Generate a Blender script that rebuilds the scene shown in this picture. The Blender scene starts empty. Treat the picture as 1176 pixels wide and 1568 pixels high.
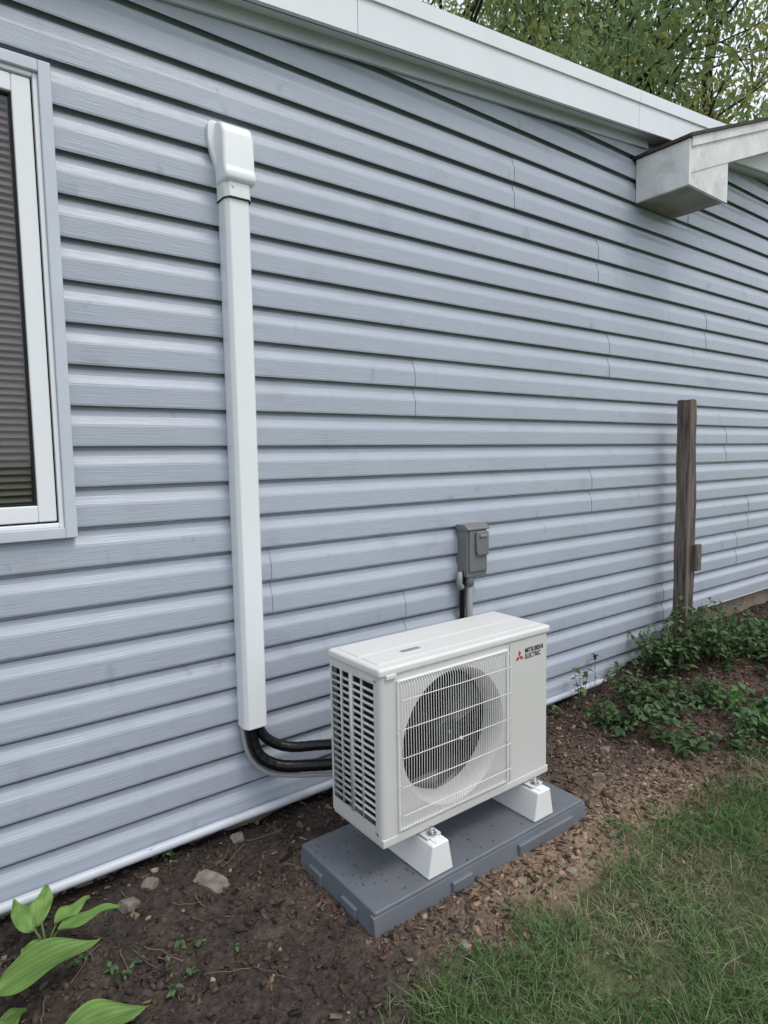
import bpy, bmesh, math, random
import numpy as np
from mathutils import Vector, Matrix, noise
rng=np.random.default_rng(7); random.seed(7)
sc=bpy.context.scene
COL=sc.collection
# ------------------------------------------------------------ helpers
def link(o,parent=None):
    COL.objects.link(o)
    if parent is not None:
        o.parent=parent
        o.matrix_parent_inverse=Matrix.Translation(parent.location).inverted()
    return o
def empty(name,loc=(0,0,0)):
    e=bpy.data.objects.new(name,None); e.location=loc; e.empty_display_size=.1; COL.objects.link(e); return e
def mesh_np(name,V,F,mat,parent=None,cols=None,smooth=False,matidx=None):
    V=np.asarray(V,dtype=np.float32).reshape(-1,3)
    me=bpy.data.meshes.new(name)
    if isinstance(F,np.ndarray):
        n,k=F.shape
        me.vertices.add(len(V)); me.vertices.foreach_set('co',V.ravel())
        me.loops.add(n*k); me.loops.foreach_set('vertex_index',F.astype(np.int32).ravel())
        me.polygons.add(n); me.polygons.foreach_set('loop_start',np.arange(0,n*k,k,dtype=np.int32))
        me.polygons.foreach_set('loop_total',np.full(n,k,dtype=np.int32))
        me.update(calc_edges=True)
    else:
        me.from_pydata([tuple(map(float,v)) for v in V],[],F); me.update()
    for m in (mat if isinstance(mat,(list,tuple)) else [mat]): me.materials.append(m)
    if matidx is not None: me.polygons.foreach_set('material_index',np.asarray(matidx,dtype=np.int32))
    if smooth: me.polygons.foreach_set('use_smooth',np.ones(len(me.polygons),dtype=bool))
    if cols is not None:
        c=np.ones((len(V),4),dtype=np.float32); c[:,:3]=cols
        a=me.color_attributes.new('Col','FLOAT_COLOR','POINT'); a.data.foreach_set('color',c.ravel())
    return link(bpy.data.objects.new(name,me),parent)
def box(name,x0,x1,y0,y1,z0,z1,mat,parent=None,bev=0,seg=2):
    V=[(x,y,z) for x in (x0,x1) for y in (y0,y1) for z in (z0,z1)]
    F=[(0,1,3,2),(4,6,7,5),(0,4,5,1),(2,3,7,6),(0,2,6,4),(1,5,7,3)]
    o=mesh_np(name,V,F,mat,parent)
    if bev:
        b=o.modifiers.new('b','BEVEL'); b.width=bev; b.segments=seg; b.limit_method='ANGLE'
        o.data.polygons.foreach_set('use_smooth',[True]*6)
        w=o.modifiers.new('w','WEIGHTED_NORMAL')
    return o
def prism(name,pts,axis,a0,a1,mat,parent=None,bev=0,smooth=False,seg=2):
    n=len(pts)
    def mk(p,a):
        if axis=='y': return (p[0],a,p[1])
        if axis=='x': return (a,p[0],p[1])
        return (p[0],p[1],a)
    V=[mk(p,a0) for p in pts]+[mk(p,a1) for p in pts]
    F=[tuple(range(n)),tuple(range(2*n-1,n-1,-1))]+[(i,(i+1)%n+0,(i+1)%n+n,i+n) for i in range(n)]
    o=mesh_np(name,V,F,mat,parent)
    bm=bmesh.new(); bm.from_mesh(o.data); bmesh.ops.recalc_face_normals(bm,faces=bm.faces); bm.to_mesh(o.data); bm.free()
    if bev:
        b=o.modifiers.new('b','BEVEL'); b.width=bev; b.segments=seg; b.limit_method='ANGLE'; b.angle_limit=math.radians(25)
        o.data.polygons.foreach_set('use_smooth',[True]*len(o.data.polygons))
        o.modifiers.new('w','WEIGHTED_NORMAL')
    return o
def catmull(P,n=10):
    P=[np.array(p,float) for p in P]; P=[2*P[0]-P[1]]+P+[2*P[-1]-P[-2]]; out=[]
    for i in range(1,len(P)-2):
        for t in np.linspace(0,1,n,endpoint=False):
            a,b,c,d=P[i-1:i+3]
            out.append(.5*((2*b)+(-a+c)*t+(2*a-5*b+4*c-d)*t*t+(-a+3*b-3*c+d)*t**3))
    out.append(P[-2]); return np.array(out)
def tube_arr(P,R,seg=10):
    P=np.array(P,float); R=np.broadcast_to(R,(len(P),)); V=[];F=[]
    T=np.gradient(P,axis=0); T/=np.linalg.norm(T,axis=1)[:,None]+1e-9
    up=np.array([0,0,1.]) if abs(T[0][2])<.9 else np.array([1.,0,0])
    N=np.cross(T[0],up);N/=np.linalg.norm(N)
    for i in range(len(P)):
        N=N-T[i]*(N@T[i]); N/=np.linalg.norm(N)+1e-9; B=np.cross(T[i],N)
        for j in range(seg):
            a=2*math.pi*j/seg; V.append(P[i]+R[i]*(math.cos(a)*N+math.sin(a)*B))
    for i in range(len(P)-1):
        for j in range(seg):
            F.append((i*seg+j,i*seg+(j+1)%seg,(i+1)*seg+(j+1)%seg,(i+1)*seg+j))
    return np.array(V),np.array(F)
def tube(name,P,R,mat,parent=None,seg=12):
    V,F=tube_arr(P,R,seg)
    n=len(P); F=[tuple(int(a) for a in f) for f in F]+[tuple(range(seg-1,-1,-1)),tuple(range((n-1)*seg,n*seg))]
    o=mesh_np(name,V,F,mat,parent,smooth=True)
    o.data.polygons[-1].use_smooth=False;o.data.polygons[-2].use_smooth=False
    return o
def join_arr(L):
    Vs=[];Fs=[];o=0
    for V,F in L: Vs.append(V);Fs.append(F+o);o+=len(V)
    return np.concatenate(Vs),np.concatenate(Fs)
def hsh(i,j,s):
    n=np.sin(i*127.1+j*311.7+s*74.7)*43758.5453; return n-np.floor(n)
def vn(x,y,s=0):
    i=np.floor(x);j=np.floor(y);u=x-i;v=y-j;u=u*u*(3-2*u);v=v*v*(3-2*v)
    return (hsh(i,j,s)*(1-u)+hsh(i+1,j,s)*u)*(1-v)+(hsh(i,j+1,s)*(1-u)+hsh(i+1,j+1,s)*u)*v
def fbm(x,y,s=0,o=4):
    r=0;a=.5
    for k in range(o): r=r+a*vn(x*2**k,y*2**k,s+k);a*=.5
    return r
def sst(a,b,x):
    t=np.clip((x-a)/(b-a),0,1); return t*t*(3-2*t)
# ------------------------------------------------------------ materials
def newmat(name):
    m=bpy.data.materials.new(name); m.use_nodes=True
    nt=m.node_tree; return m,nt,nt.nodes['Principled BSDF']
def pmat(name,col,rough=.5,spec=.5,var=.0,vscale=5,bump=0,bscale=60,stretch=(1,1,1),metal=0,attr=False,dirt=0,dirtcol=(.12,.09,.06),dscale=6):
    m,nt,b=newmat(name); N=nt.nodes; L=nt.links
    b.inputs['Base Color'].default_value=(*col,1); b.inputs['Roughness'].default_value=rough
    b.inputs['Specular IOR Level'].default_value=spec; b.inputs['Metallic'].default_value=metal
    g=N.new('ShaderNodeNewGeometry'); mp=N.new('ShaderNodeMapping'); mp.inputs['Scale'].default_value=stretch
    L.new(g.outputs['Position'],mp.inputs[0])
    src=None
    if attr:
        a=N.new('ShaderNodeAttribute'); a.attribute_name='Col'; src=a.outputs['Color']
        L.new(src,b.inputs['Base Color'])
    if var:
        n=N.new('ShaderNodeTexNoise'); n.inputs['Scale'].default_value=vscale; n.inputs['Detail'].default_value=6
        L.new(mp.outputs[0],n.inputs['Vector'])
        r=N.new('ShaderNodeMapRange'); r.inputs[1].default_value=.3; r.inputs[2].default_value=.7
        r.inputs[3].default_value=1-var; r.inputs[4].default_value=1+var; L.new(n.outputs[0],r.inputs[0])
        v=N.new('ShaderNodeVectorMath'); v.operation='SCALE'
        if src: L.new(src,v.inputs[0])
        else: v.inputs[0].default_value=col
        L.new(r.outputs[0],v.inputs['Scale']); L.new(v.outputs[0],b.inputs['Base Color']); src=v.outputs[0]
    if dirt:
        n3=N.new('ShaderNodeTexNoise'); n3.inputs['Scale'].default_value=dscale; n3.inputs['Detail'].default_value=9; n3.inputs['Roughness'].default_value=.65
        L.new(g.outputs['Position'],n3.inputs['Vector'])
        r3=N.new('ShaderNodeMapRange'); r3.inputs[1].default_value=.52; r3.inputs[2].default_value=.72; r3.inputs[3].default_value=0; r3.inputs[4].default_value=dirt
        L.new(n3.outputs[0],r3.inputs[0]); mx=N.new('ShaderNodeMix'); mx.data_type='RGBA'
        L.new(r3.outputs[0],mx.inputs[0]); mx.inputs[7].default_value=(*dirtcol,1)
        if src: L.new(src,mx.inputs[6])
        else: mx.inputs[6].default_value=(*col,1)
        L.new(mx.outputs[2],b.inputs['Base Color'])
    if bump:
        n2=N.new('ShaderNodeTexNoise'); n2.inputs['Scale'].default_value=bscale; n2.inputs['Detail'].default_value=5
        L.new(mp.outputs[0],n2.inputs['Vector'])
        bp=N.new('ShaderNodeBump'); bp.inputs['Strength'].default_value=1; bp.inputs['Distance'].default_value=bump
        L.new(n2.outputs[0],bp.inputs['Height']); L.new(bp.outputs[0],b.inputs['Normal'])
    return m
def siding_mat():
    m,nt,b=newmat('vinyl_siding'); N=nt.nodes; L=nt.links
    b.inputs['Roughness'].default_value=.36; b.inputs['Specular IOR Level'].default_value=.6
    g=N.new('ShaderNodeNewGeometry')
    def noise_(scale,st,det=5):
        mp=N.new('ShaderNodeMapping'); mp.inputs['Scale'].default_value=st; L.new(g.outputs['Position'],mp.inputs[0])
        n=N.new('ShaderNodeTexNoise'); n.inputs['Scale'].default_value=scale; n.inputs['Detail'].default_value=det
        L.new(mp.outputs[0],n.inputs['Vector']); return n.outputs[0]
    big=noise_(1.3,(1,1,1.6)); grain=noise_(1,(7,1,330),3); smudge=noise_(5,(1,1,1),7); streak=noise_(1,(14,1,1.3),4); spot=noise_(11,(1,1,.7),3)
    def mr(s,a,b_,c,d):
        r=N.new('ShaderNodeMapRange'); r.inputs[1].default_value=a;r.inputs[2].default_value=b_;r.inputs[3].default_value=c;r.inputs[4].default_value=d;L.new(s,r.inputs[0]);return r.outputs[0]
    def mul(a,c):
        x=N.new('ShaderNodeMath');x.operation='MULTIPLY';L.new(a,x.inputs[0]);L.new(c,x.inputs[1]);return x.outputs[0]
    f=mul(mul(mr(big,.3,.7,.94,1.04),mr(grain,.3,.7,.92,1.07)),mul(mr(smudge,.60,.75,1,.85),mul(mr(streak,.6,.8,1,.92),mr(spot,.67,.75,1,.78))))
    v=N.new('ShaderNodeVectorMath');v.operation='SCALE';v.inputs[0].default_value=(.405,.445,.520);L.new(f,v.inputs['Scale'])
    L.new(v.outputs[0],b.inputs['Base Color'])
    bp=N.new('ShaderNodeBump');bp.inputs['Distance'].default_value=.0014;bp.inputs['Strength'].default_value=.9;L.new(grain,bp.inputs['Height'])
    L.new(bp.outputs[0],b.inputs['Normal'])
    return m
M_sid=siding_mat()
M_cap=pmat('siding_seam_shade_dirt',(.16,.17,.19),.7)  # dark colour paints in seam shadow, plus overlap dirt, on panel ends
M_trim=pmat('vinyl_trim_light',(.56,.60,.67),.4,var=.05)
M_white=pmat('painted_aluminium_white',(.78,.81,.85),.4,var=.03,vscale=4,dirt=.12,dirtcol=(.4,.4,.38),dscale=3)
M_porch=pmat('old_white_paint',(.72,.72,.72),.6,var=.10,vscale=9,bump=.001,bscale=80,dirt=.5,dirtcol=(.28,.25,.20),dscale=5)
M_duct=pmat('duct_plastic_white',(.83,.85,.87),.35,var=.02)
M_sash=pmat('window_sash_white',(.82,.84,.87),.35)
M_blk=pmat('black_gap',(.01,.01,.01),.8)
M_ac=pmat('condenser_enamel',(.62,.615,.595),.42,var=.015,vscale=3)
M_acl=pmat('condenser_lid',(.71,.71,.69),.38,var=.03,vscale=3)
M_grille=pmat('grille_plastic',(.78,.78,.76),.4)
M_dark=pmat('condenser_inside',(.008,.008,.009),.7)
M_fan=pmat('fan_plastic',(.016,.016,.018),.5)
M_coil=pmat('coil_fins',(.02,.02,.022),.5)
M_red=pmat('logo_red',(.6,.02,.02),.4)
M_ink=pmat('logo_black',(.02,.02,.02),.5)
M_pad=pmat('pad_plastic_grey',(.135,.150,.175),.5,var=.10,vscale=6,bump=.0006,bscale=300,dirt=.5,dirtcol=(.19,.165,.14),dscale=9)
M_stand=pmat('riser_white_plastic',(.80,.81,.80),.4,var=.03,vscale=8)
M_zinc=pmat('zinc_bolt',(.5,.5,.52),.3,metal=1)
M_hose=pmat('drain_hose_grey',(.36,.37,.36),.45)
M_pipe=pmat('base_conduit_light_grey',(.54,.58,.64),.38,var=.06,vscale=4,dirt=.4,dirtcol=(.25,.24,.22),dscale=7)
M_tape=pmat('black_insulation',(.005,.005,.006),.33,spec=.32)
M_boxg=pmat('galvanised_grey_paint',(.17,.18,.18),.45,var=.06)
M_boxl=pmat('grey_box_light',(.26,.27,.27),.4,var=.05)
M_post=pmat('weathered_wood',(.135,.110,.090),.85,var=.75,vscale=7,bump=.008,bscale=9,stretch=(9,9,.5))
M_conc=pmat('concrete_foundation',(.20,.165,.12),.9,var=.25,vscale=12,bump=.006,bscale=40)
M_soff=pmat('soffit_board',(.33,.31,.28),.8,var=.2,vscale=8,dirt=.6,dirtcol=(.10,.08,.06),dscale=5)
M_shing=pmat('asphalt_shingle',(.06,.048,.04),.95,var=.3,vscale=40,bump=.004,bscale=120)
M_soil=pmat('soil',(.1,.08,.07),.95,spec=.2,var=.4,vscale=55,bump=.014,bscale=90,attr=True)
M_chip=pmat('soil_debris',(.1,.08,.07),.9,spec=.2,attr=True,var=.25,vscale=90)
M_rock=pmat('rock',(.20,.17,.145),.9,var=.35,vscale=30,bump=.006,bscale=50)
M_bark=pmat('tree_bark',(.035,.027,.022),.9,var=.3,vscale=6,bump=.02,bscale=12)
def leafmat(name,trans=.4,rough=.55):
    m,nt,b=newmat(name);N=nt.nodes;L=nt.links
    a=N.new('ShaderNodeAttribute');a.attribute_name='Col'
    L.new(a.outputs['Color'],b.inputs['Base Color']);b.inputs['Roughness'].default_value=rough
    b.inputs['Specular IOR Level'].default_value=.35
    t=N.new('ShaderNodeBsdfTranslucent');L.new(a.outputs['Color'],t.inputs['Color'])
    mx=N.new('ShaderNodeMixShader');mx.inputs[0].default_value=trans
    L.new(b.outputs[0],mx.inputs[1]);L.new(t.outputs[0],mx.inputs[2]);L.new(mx.outputs[0],N['Material Output'].inputs[0])
    return m
M_leaf=leafmat('tree_leaves',.6);M_grass=leafmat('grass_blades',.3);M_weed=leafmat('weed_leaves',.3);M_hosta=leafmat('hosta_leaves',.3,.45)
def blind_mat():
    m,nt,b=newmat('window_blind');N=nt.nodes;L=nt.links
    g=N.new('ShaderNodeNewGeometry');s=N.new('ShaderNodeSeparateXYZ');L.new(g.outputs['Position'],s.inputs[0])
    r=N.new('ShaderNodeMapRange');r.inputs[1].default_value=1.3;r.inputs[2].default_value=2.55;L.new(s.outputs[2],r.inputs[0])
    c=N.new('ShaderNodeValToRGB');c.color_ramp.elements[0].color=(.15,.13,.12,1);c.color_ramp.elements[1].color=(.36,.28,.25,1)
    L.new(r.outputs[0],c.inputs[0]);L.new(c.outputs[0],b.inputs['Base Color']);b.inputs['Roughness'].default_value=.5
    return m
M_blind=blind_mat()
m,nt,b=newmat('window_glass');M_glass=m
tr=nt.nodes.new('ShaderNodeBsdfTransparent');tr.inputs[0].default_value=(.8,.8,.8,1);gl=nt.nodes.new('ShaderNodeBsdfGlossy');gl.inputs['Roughness'].default_value=.04
mx=nt.nodes.new('ShaderNodeMixShader');mx.inputs[0].default_value=.05
nt.links.new(tr.outputs[0],mx.inputs[1]);nt.links.new(gl.outputs[0],mx.inputs[2]);nt.links.new(mx.outputs[0],nt.nodes['Material Output'].inputs[0])
# ------------------------------------------------------------ ground
def gz(x,y):
    x=np.asarray(x,float);y=np.asarray(y,float)
    near=1-.45*sst(.2,1.3,-y)
    z=.028+.185*sst(2.2,4.5,x)*near+.02*sst(-.35,-.02,y)*sst(-1,0,2-x)
    z=z+.02*sst(.95,1.2,-y)
    f=np.exp(-np.maximum(np.abs(x-2)-6,0)/4)
    d=.036*(fbm(x*5,y*5,1,3)-.45)+.026*(fbm(x*22,y*22,5,4)-.45)+.03*sst(-1.05,-.75,y)*np.maximum(fbm(x*2.2+4,y*2.2,9,2)-.5,0)
    flat=1-.75*sst(.15,0,np.maximum(np.abs(x-1.53)-.52,np.abs(y+.53)-.24))
    return z+d*f*flat
def edge_y(x): return -1.03+.16*(fbm(x*2.3,x*0+3,3,3)-.45)*2-.25*sst(1.0,.3,x)
def axis_pts(a,b,st,far):
    c=list(np.arange(a,b,st)); l=[];s=st;p=a
    while p>-far: s*=1.3;p-=s;l.append(p)
    r=[];s=st;p=c[-1]
    while p<far: s*=1.3;p+=s;r.append(p)
    return np.array(l[::-1]+c+r)
xs=axis_pts(-.4,5.6,.0115,400);ys=axis_pts(-1.75,.06,.0115,400)
X,Y=np.meshgrid(xs,ys);Z=gz(X,Y)
V=np.stack([X,Y,Z],-1).reshape(-1,3);nx=len(xs);ny=len(ys)
I=(np.arange(ny-1)[:,None]*nx+np.arange(nx-1)[None]).ravel()
F=np.stack([I,I+1,I+1+nx,I+nx],1)
x=V[:,0];y=V[:,1]
def soilcol(x,y):
    dark=np.array([.058,.046,.040]);mid=np.array([.145,.108,.084]);och=np.array([.29,.205,.145])
    n=fbm(x*6,y*6,21,4)/.94
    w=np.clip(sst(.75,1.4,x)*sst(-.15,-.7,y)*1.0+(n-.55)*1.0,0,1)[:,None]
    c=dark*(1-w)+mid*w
    o=np.clip(sst(1.2,1.7,x)*(1-sst(2.5,3.1,x))*sst(-.60,-.82,y)+(fbm(x*9,y*9,31,3)-.5)*.9,0,1)[:,None]*.8
    c=c*(1-o)+och*o
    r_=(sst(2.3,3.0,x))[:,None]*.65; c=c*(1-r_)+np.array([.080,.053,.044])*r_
    c=c*(.7+.6*vn(x*70,y*70,3))[:,None]
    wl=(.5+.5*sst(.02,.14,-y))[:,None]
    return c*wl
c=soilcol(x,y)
gw=sst(0,.12,edge_y(x)-y)[:,None]
gc=np.array([.10,.105,.055])*(.6+.8*fbm(x*4,y*4,44,3))[:,None]
far_=sst(3,9,np.hypot(x-2,y+1))[:,None]; gc=gc*(1-far_)+np.array([.10,.15,.05])*far_
c=c*(1-gw)+gc*gw
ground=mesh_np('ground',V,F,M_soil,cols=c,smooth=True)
# ------------------------------------------------------------ debris
t_=(1+5**.5)/2
ICO_V=np.array([(-1,t_,0),(1,t_,0),(-1,-t_,0),(1,-t_,0),(0,-1,t_),(0,1,t_),(0,-1,-t_),(0,1,-t_),(t_,0,-1),(t_,0,1),(-t_,0,-1),(-t_,0,1)])/1.9
ICO_F=np.array([(0,11,5),(0,5,1),(0,1,7),(0,7,10),(0,10,11),(1,5,9),(5,11,4),(11,10,2),(10,7,6),(7,1,8),(3,9,4),(3,4,2),(3,2,6),(3,6,8),(3,8,9),(4,9,5),(2,4,11),(6,2,10),(8,6,7),(9,8,1)])
def outside_pad(x,y): return np.maximum(np.abs(x-1.532)-.503,np.abs(y+.53)-.22)>.008
def scatter(n,x0,x1,y0,y1,dens):
    x=rng.uniform(x0,x1,n);y=rng.uniform(y0,y1,n);k=(rng.random(n)<dens(x,y))&outside_pad(x,y);return x[k],y[k]
def rotm(n,tilt=1.0):
    a=rng.uniform(0,2*np.pi,n);b=rng.normal(0,tilt,n);c=rng.normal(0,tilt,n)
    ca,sa=np.cos(a),np.sin(a);cb,sb=np.cos(b),np.sin(b);cc,s2=np.cos(c),np.sin(c);o=np.zeros(n);i=np.ones(n)
    Rz=np.stack([ca,-sa,o,sa,ca,o,o,o,i],1).reshape(-1,3,3);Rx=np.stack([i,o,o,o,cb,-sb,o,sb,cb],1).reshape(-1,3,3);Ry=np.stack([cc,o,s2,o,i,o,-s2,o,cc],1).reshape(-1,3,3)
    return Rz@Rx@Ry
def soil_d(x,y): return np.clip(sst(-.10,.10,y-edge_y(x))+.04,0,1)*(1-.5*sst(3,5,x))
def clods():
    def d(x,y): return soil_d(x,y)*np.clip(.25+1.6*(fbm(x*4,y*4,66,3)-.25),.1,1)
    x,y=scatter(30000,-.3,5.2,-1.35,.02,d);n=len(x)
    s=.0020+.012*rng.random(n)**4.5
    B=ICO_V[None]*(1+rng.uniform(-.45,.45,(n,12,1)))*s[:,None,None]*np.array([1.1,.9,.62])
    B=np.einsum('nij,nkj->nki',rotm(n),B);B+=np.stack([x,y,gz(x,y)+s*.2],1)[:,None]
    F=(ICO_F[None]+np.arange(n)[:,None,None]*12).reshape(-1,3)
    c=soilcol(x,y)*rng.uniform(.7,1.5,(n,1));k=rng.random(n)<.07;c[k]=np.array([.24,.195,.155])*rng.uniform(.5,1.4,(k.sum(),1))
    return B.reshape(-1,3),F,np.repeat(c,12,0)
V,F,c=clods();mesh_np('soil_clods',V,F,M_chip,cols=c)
BX=np.array([(a,b,c_) for a in(-.5,.5) for b in(-.5,.5) for c_ in(-.5,.5)],float)
BF=np.array([(0,1,3,2),(4,6,7,5),(0,4,5,1),(2,3,7,6),(0,2,6,4),(1,5,7,3)])
def chips():
    def d(x,y): return soil_d(x,y)*np.clip(.32+sst(.9,1.5,x)*sst(-.5,-.8,y)+.8*sst(2.0,2.6,x)+.8*(fbm(x*5,y*5,61,2)-.4),0,1)
    x,y=scatter(20000,-.3,5.4,-1.3,.0,d);n=len(x)
    L=.006+.028*rng.random(n)**2.4;W=L*rng.uniform(.15,.6,n);T=rng.uniform(.001,.004,n)
    B=BX[None]*np.stack([L,W,T],1)[:,None];B=B*(1+rng.uniform(-.35,.35,(n,8,3)))
    B=np.einsum('nij,nkj->nki',rotm(n,.35),B);B+=np.stack([x,y,gz(x,y)+.004],1)[:,None]
    F=(BF[None]+np.arange(n)[:,None,None]*8).reshape(-1,4)
    pal=np.array([(.32,.22,.15),(.19,.13,.09),(.10,.070,.054),(.42,.32,.23),(.065,.047,.04),(.20,.11,.08)])
    p=np.array([.16,.25,.22,.09,.18,.10]);c=pal[rng.choice(6,n,p=p)]*rng.uniform(.7,1.2,(n,1))
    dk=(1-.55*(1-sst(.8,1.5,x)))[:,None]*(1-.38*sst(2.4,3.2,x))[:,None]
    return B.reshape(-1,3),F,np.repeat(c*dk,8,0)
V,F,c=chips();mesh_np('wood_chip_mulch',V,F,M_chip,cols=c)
L=[]
for i in range(130):
    x=rng.uniform(0,4.6);y=rng.uniform(-1.0,-.05)
    if not outside_pad(x,y): continue
    a=rng.uniform(0,6.28);l=rng.uniform(.03,.14);P=[]
    for t in np.linspace(0,1,6): 
        xx=x+math.cos(a)*l*t+rng.normal(0,.003);yy=y+math.sin(a)*l*t+rng.normal(0,.003);P.append((xx,yy,float(gz(xx,yy))+.006+rng.uniform(0,.006)))
    L.append(tube_arr(P,rng.uniform(.0008,.0018),5))
V,F=join_arr(L);mesh_np('twigs',V,F,pmat('twig_bark',(.19,.13,.09),.9))
def rock(x,y,s,sq=(1,1,.6),mat=M_rock,name='rock'):
    bm=bmesh.new();bmesh.ops.create_icosphere(bm,subdivisions=3,radius=1);off=rng.random()*50
    for v in bm.verts:
        n=noise.fractal(v.co*1.1+Vector((off,0,0)),1,2,4);q=v.co*(1+.35*n)
        q=Vector([max(-.75,min(.75,a)) for a in q]);v.co=Vector((q.x*s*sq[0],q.y*s*sq[1],q.z*s*sq[2]))
    me=bpy.data.meshes.new(name);bm.to_mesh(me);bm.free();me.materials.append(mat)
    o=bpy.data.objects.new(name,me);o.location=(x,y,float(gz(x,y))+s*sq[2]*.2);o.rotation_euler=(rng.normal(0,.2),rng.normal(0,.2),rng.random()*6);link(o)
# ------------------------------------------------------------ house
house=empty('siding_house',(3,0,0))
E=.127;Z0=1.4931
def rake(x): return 3.25+.10*(x-1.66)
WIN=(-.75,.40,1.235,2.585)
base_prof=[(-.004,.018),(-.013,.0165),(-.0140,.0010),(-.0172,0),(-.0185,.006),(-.0182,.062),(-.0166,.070),(-.0095,.085),(-.0050,.096),(-.0030,.1125),(.010,.1135),(.011,.1455)]
def clip(prof,za,zb):
    out=[];P=prof
    for i in range(len(P)):
        if za<=P[i][1]<=zb: out.append(P[i])
        if i+1<len(P):
            a,b=P[i],P[i+1]
            for zc in ((za,zb) if a[1]<b[1] else (zb,za)):
                if (a[1]-zc)*(b[1]-zc)<0:
                    t=(zc-a[1])/(b[1]-a[1]);out.append((a[0]+t*(b[0]-a[0]),zc))
    return out
SV=[];SF=[];SM=[]
def strip(prof,xa,xb,off,cap=False):
    if len(prof)<2: return
    n0=len(SV);L=[];R=[]
    for (py,pz) in prof:
        xl=max(xa,1.66+(pz+.03-3.25)/.10); xl=min(xl,xb)
        L.append((xl,py-off,pz));R.append((xb,py-off,pz))
    if all(abs(l[0]-r[0])<1e-6 for l,r in zip(L,R)): return
    SV.extend(L+R);n=len(prof)
    for i in range(n-1): SF.append((n0+i,n0+i+n,n0+i+1+n,n0+i+1));SM.append(0)
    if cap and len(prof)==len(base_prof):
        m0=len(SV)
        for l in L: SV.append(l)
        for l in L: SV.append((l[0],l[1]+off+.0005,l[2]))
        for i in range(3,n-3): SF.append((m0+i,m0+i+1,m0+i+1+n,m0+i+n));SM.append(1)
seams={1:[1.82,5.6],9:[2.464,6.3],7:[3.152,7.2],3:[3.267],-3:[3.113,6.9],5:[4.372],-5:[1.096,5.073],-7:[1.749,4.9],-1:[4.7],11:[4.1],13:[3.0,5.9],-9:[3.9],-11:[2.2,5.3]}
for kp in range(-11,22,2):
    cuts=[-5.]+[-2.6+.3*(kp%7)]+sorted(seams.get(kp,[]))+[9.1+.23*(kp%5),13.]
    for si in range(len(cuts)-1):
        xa,xb=cuts[si],cuts[si+1]
        off=.0012*si if si<2 else .0012+.0024*(si-1)
        for k in (kp,kp+1):
            zb=Z0+k*E;segs=[(xa,xb)]
            if k<-9:
                if xa>4.2: continue
                segs=[(xa,min(xb,4.2))]
            prof=[(a,zb+b) for a,b in base_prof]
            for (a,b_) in segs:
                if zb+.1455>WIN[2] and zb<WIN[3] and a<WIN[1] and b_>WIN[0]:
                    if a<WIN[0]: strip(prof,a,WIN[0],off)
                    if b_>WIN[1]: strip(prof,WIN[1],b_,off)
                    lo=clip(prof,-9,WIN[2]);hi=clip(prof,WIN[3],99)
                    if zb<WIN[2]: strip(lo,WIN[0],WIN[1],off)
                    if zb+.1455>WIN[3]: strip(hi,WIN[0],WIN[1],off)
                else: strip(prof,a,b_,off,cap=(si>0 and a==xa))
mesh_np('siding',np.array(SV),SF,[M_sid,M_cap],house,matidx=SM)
prism('wall_core',[(-5,.1),(13,.1),(13,4.3),(-5,2.52)],'y',.03,.2,M_soff,house)
box('foundation',-5,13,.014,.3,-.4,.345,M_conc,house)
box('bottom_rail_upper',4.2,13,-.022,-.003,Z0-9*E-.010,Z0-9*E+.003,M_trim,house,bev=.004)
P=[(xx,-.040,.106+.0025*math.sin(xx*2.1)) for xx in np.linspace(-5,4.15,60)]
tube('base_conduit',P,.0165,M_pipe,None,14)
def slab(name,xa,xb,top,bot,y0,y1,mat,f=rake):
    return prism(name,[(xa,f(xa)+bot),(xb,f(xb)+bot),(xb,f(xb)+top),(xa,f(xa)+top)],'y',y0,y1,mat,house)
cuts=[-5,-1.8,1.48,3.37,8.0]
for a,b_ in zip(cuts[:-1],cuts[1:]):
    slab('rake_fascia',a+.0015,b_-.0015,0-.062,-.20,-.118,-.10,M_white)
    slab('rake_drip_edge',a+.0015,b_-.0015,0,-.064,-.127,-.10,M_white)
slab('rake_fascia_back',-5,8,-.004,-.19,-.0995,-.08,M_blk)
slab('rake_soffit',-5,8,-.175,-.185,-.0795,.03,M_white)
slab('rake_frieze',-5,3.6,-.185,-.235,-.036,-.022,M_trim)
slab('roof',-5.1,8,.010,.0,-.115,9,M_shing)
slab('rear_wall',-5,8,-.01,-2.5,8.8,9,M_soff)
pr=lambda x:3.135+.378*(x-3.52)
yf=-.335
slab('gable_rake_board',3.52,8,0,-.185,yf,yf+.02,M_porch,pr)
slab('gable_rake_trim',3.52,8,0,-.05,yf-.010,yf-.001,M_porch,pr)
slab('gable_soffit',3.97,8,-.165,-.175,yf+.021,.03,M_porch,pr)
slab('gable_shingles',3.49,8,.02,.002,yf-.022,3,M_shing,pr)
slab('gable_deck',3.535,8,.0015,-.06,yf+.022,3,M_soff,pr)
prism('gable_return_front',[(3.523,2.89),(3.95,2.885),(3.95,3.125),(3.523,2.99)],'y',yf+.004,yf+.022,M_porch,house)
box('gable_eave_fascia',3.503,3.5225,yf-.002,-.022,2.885,3.125,M_porch,house,bev=.002)
box('gable_return_soffit',3.523,3.95,yf+.0225,.0,2.892,2.904,M_soff,house)
box('gable_return_end',3.938,3.95,yf+.0225,.0,2.905,3.12,M_porch,house)
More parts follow.
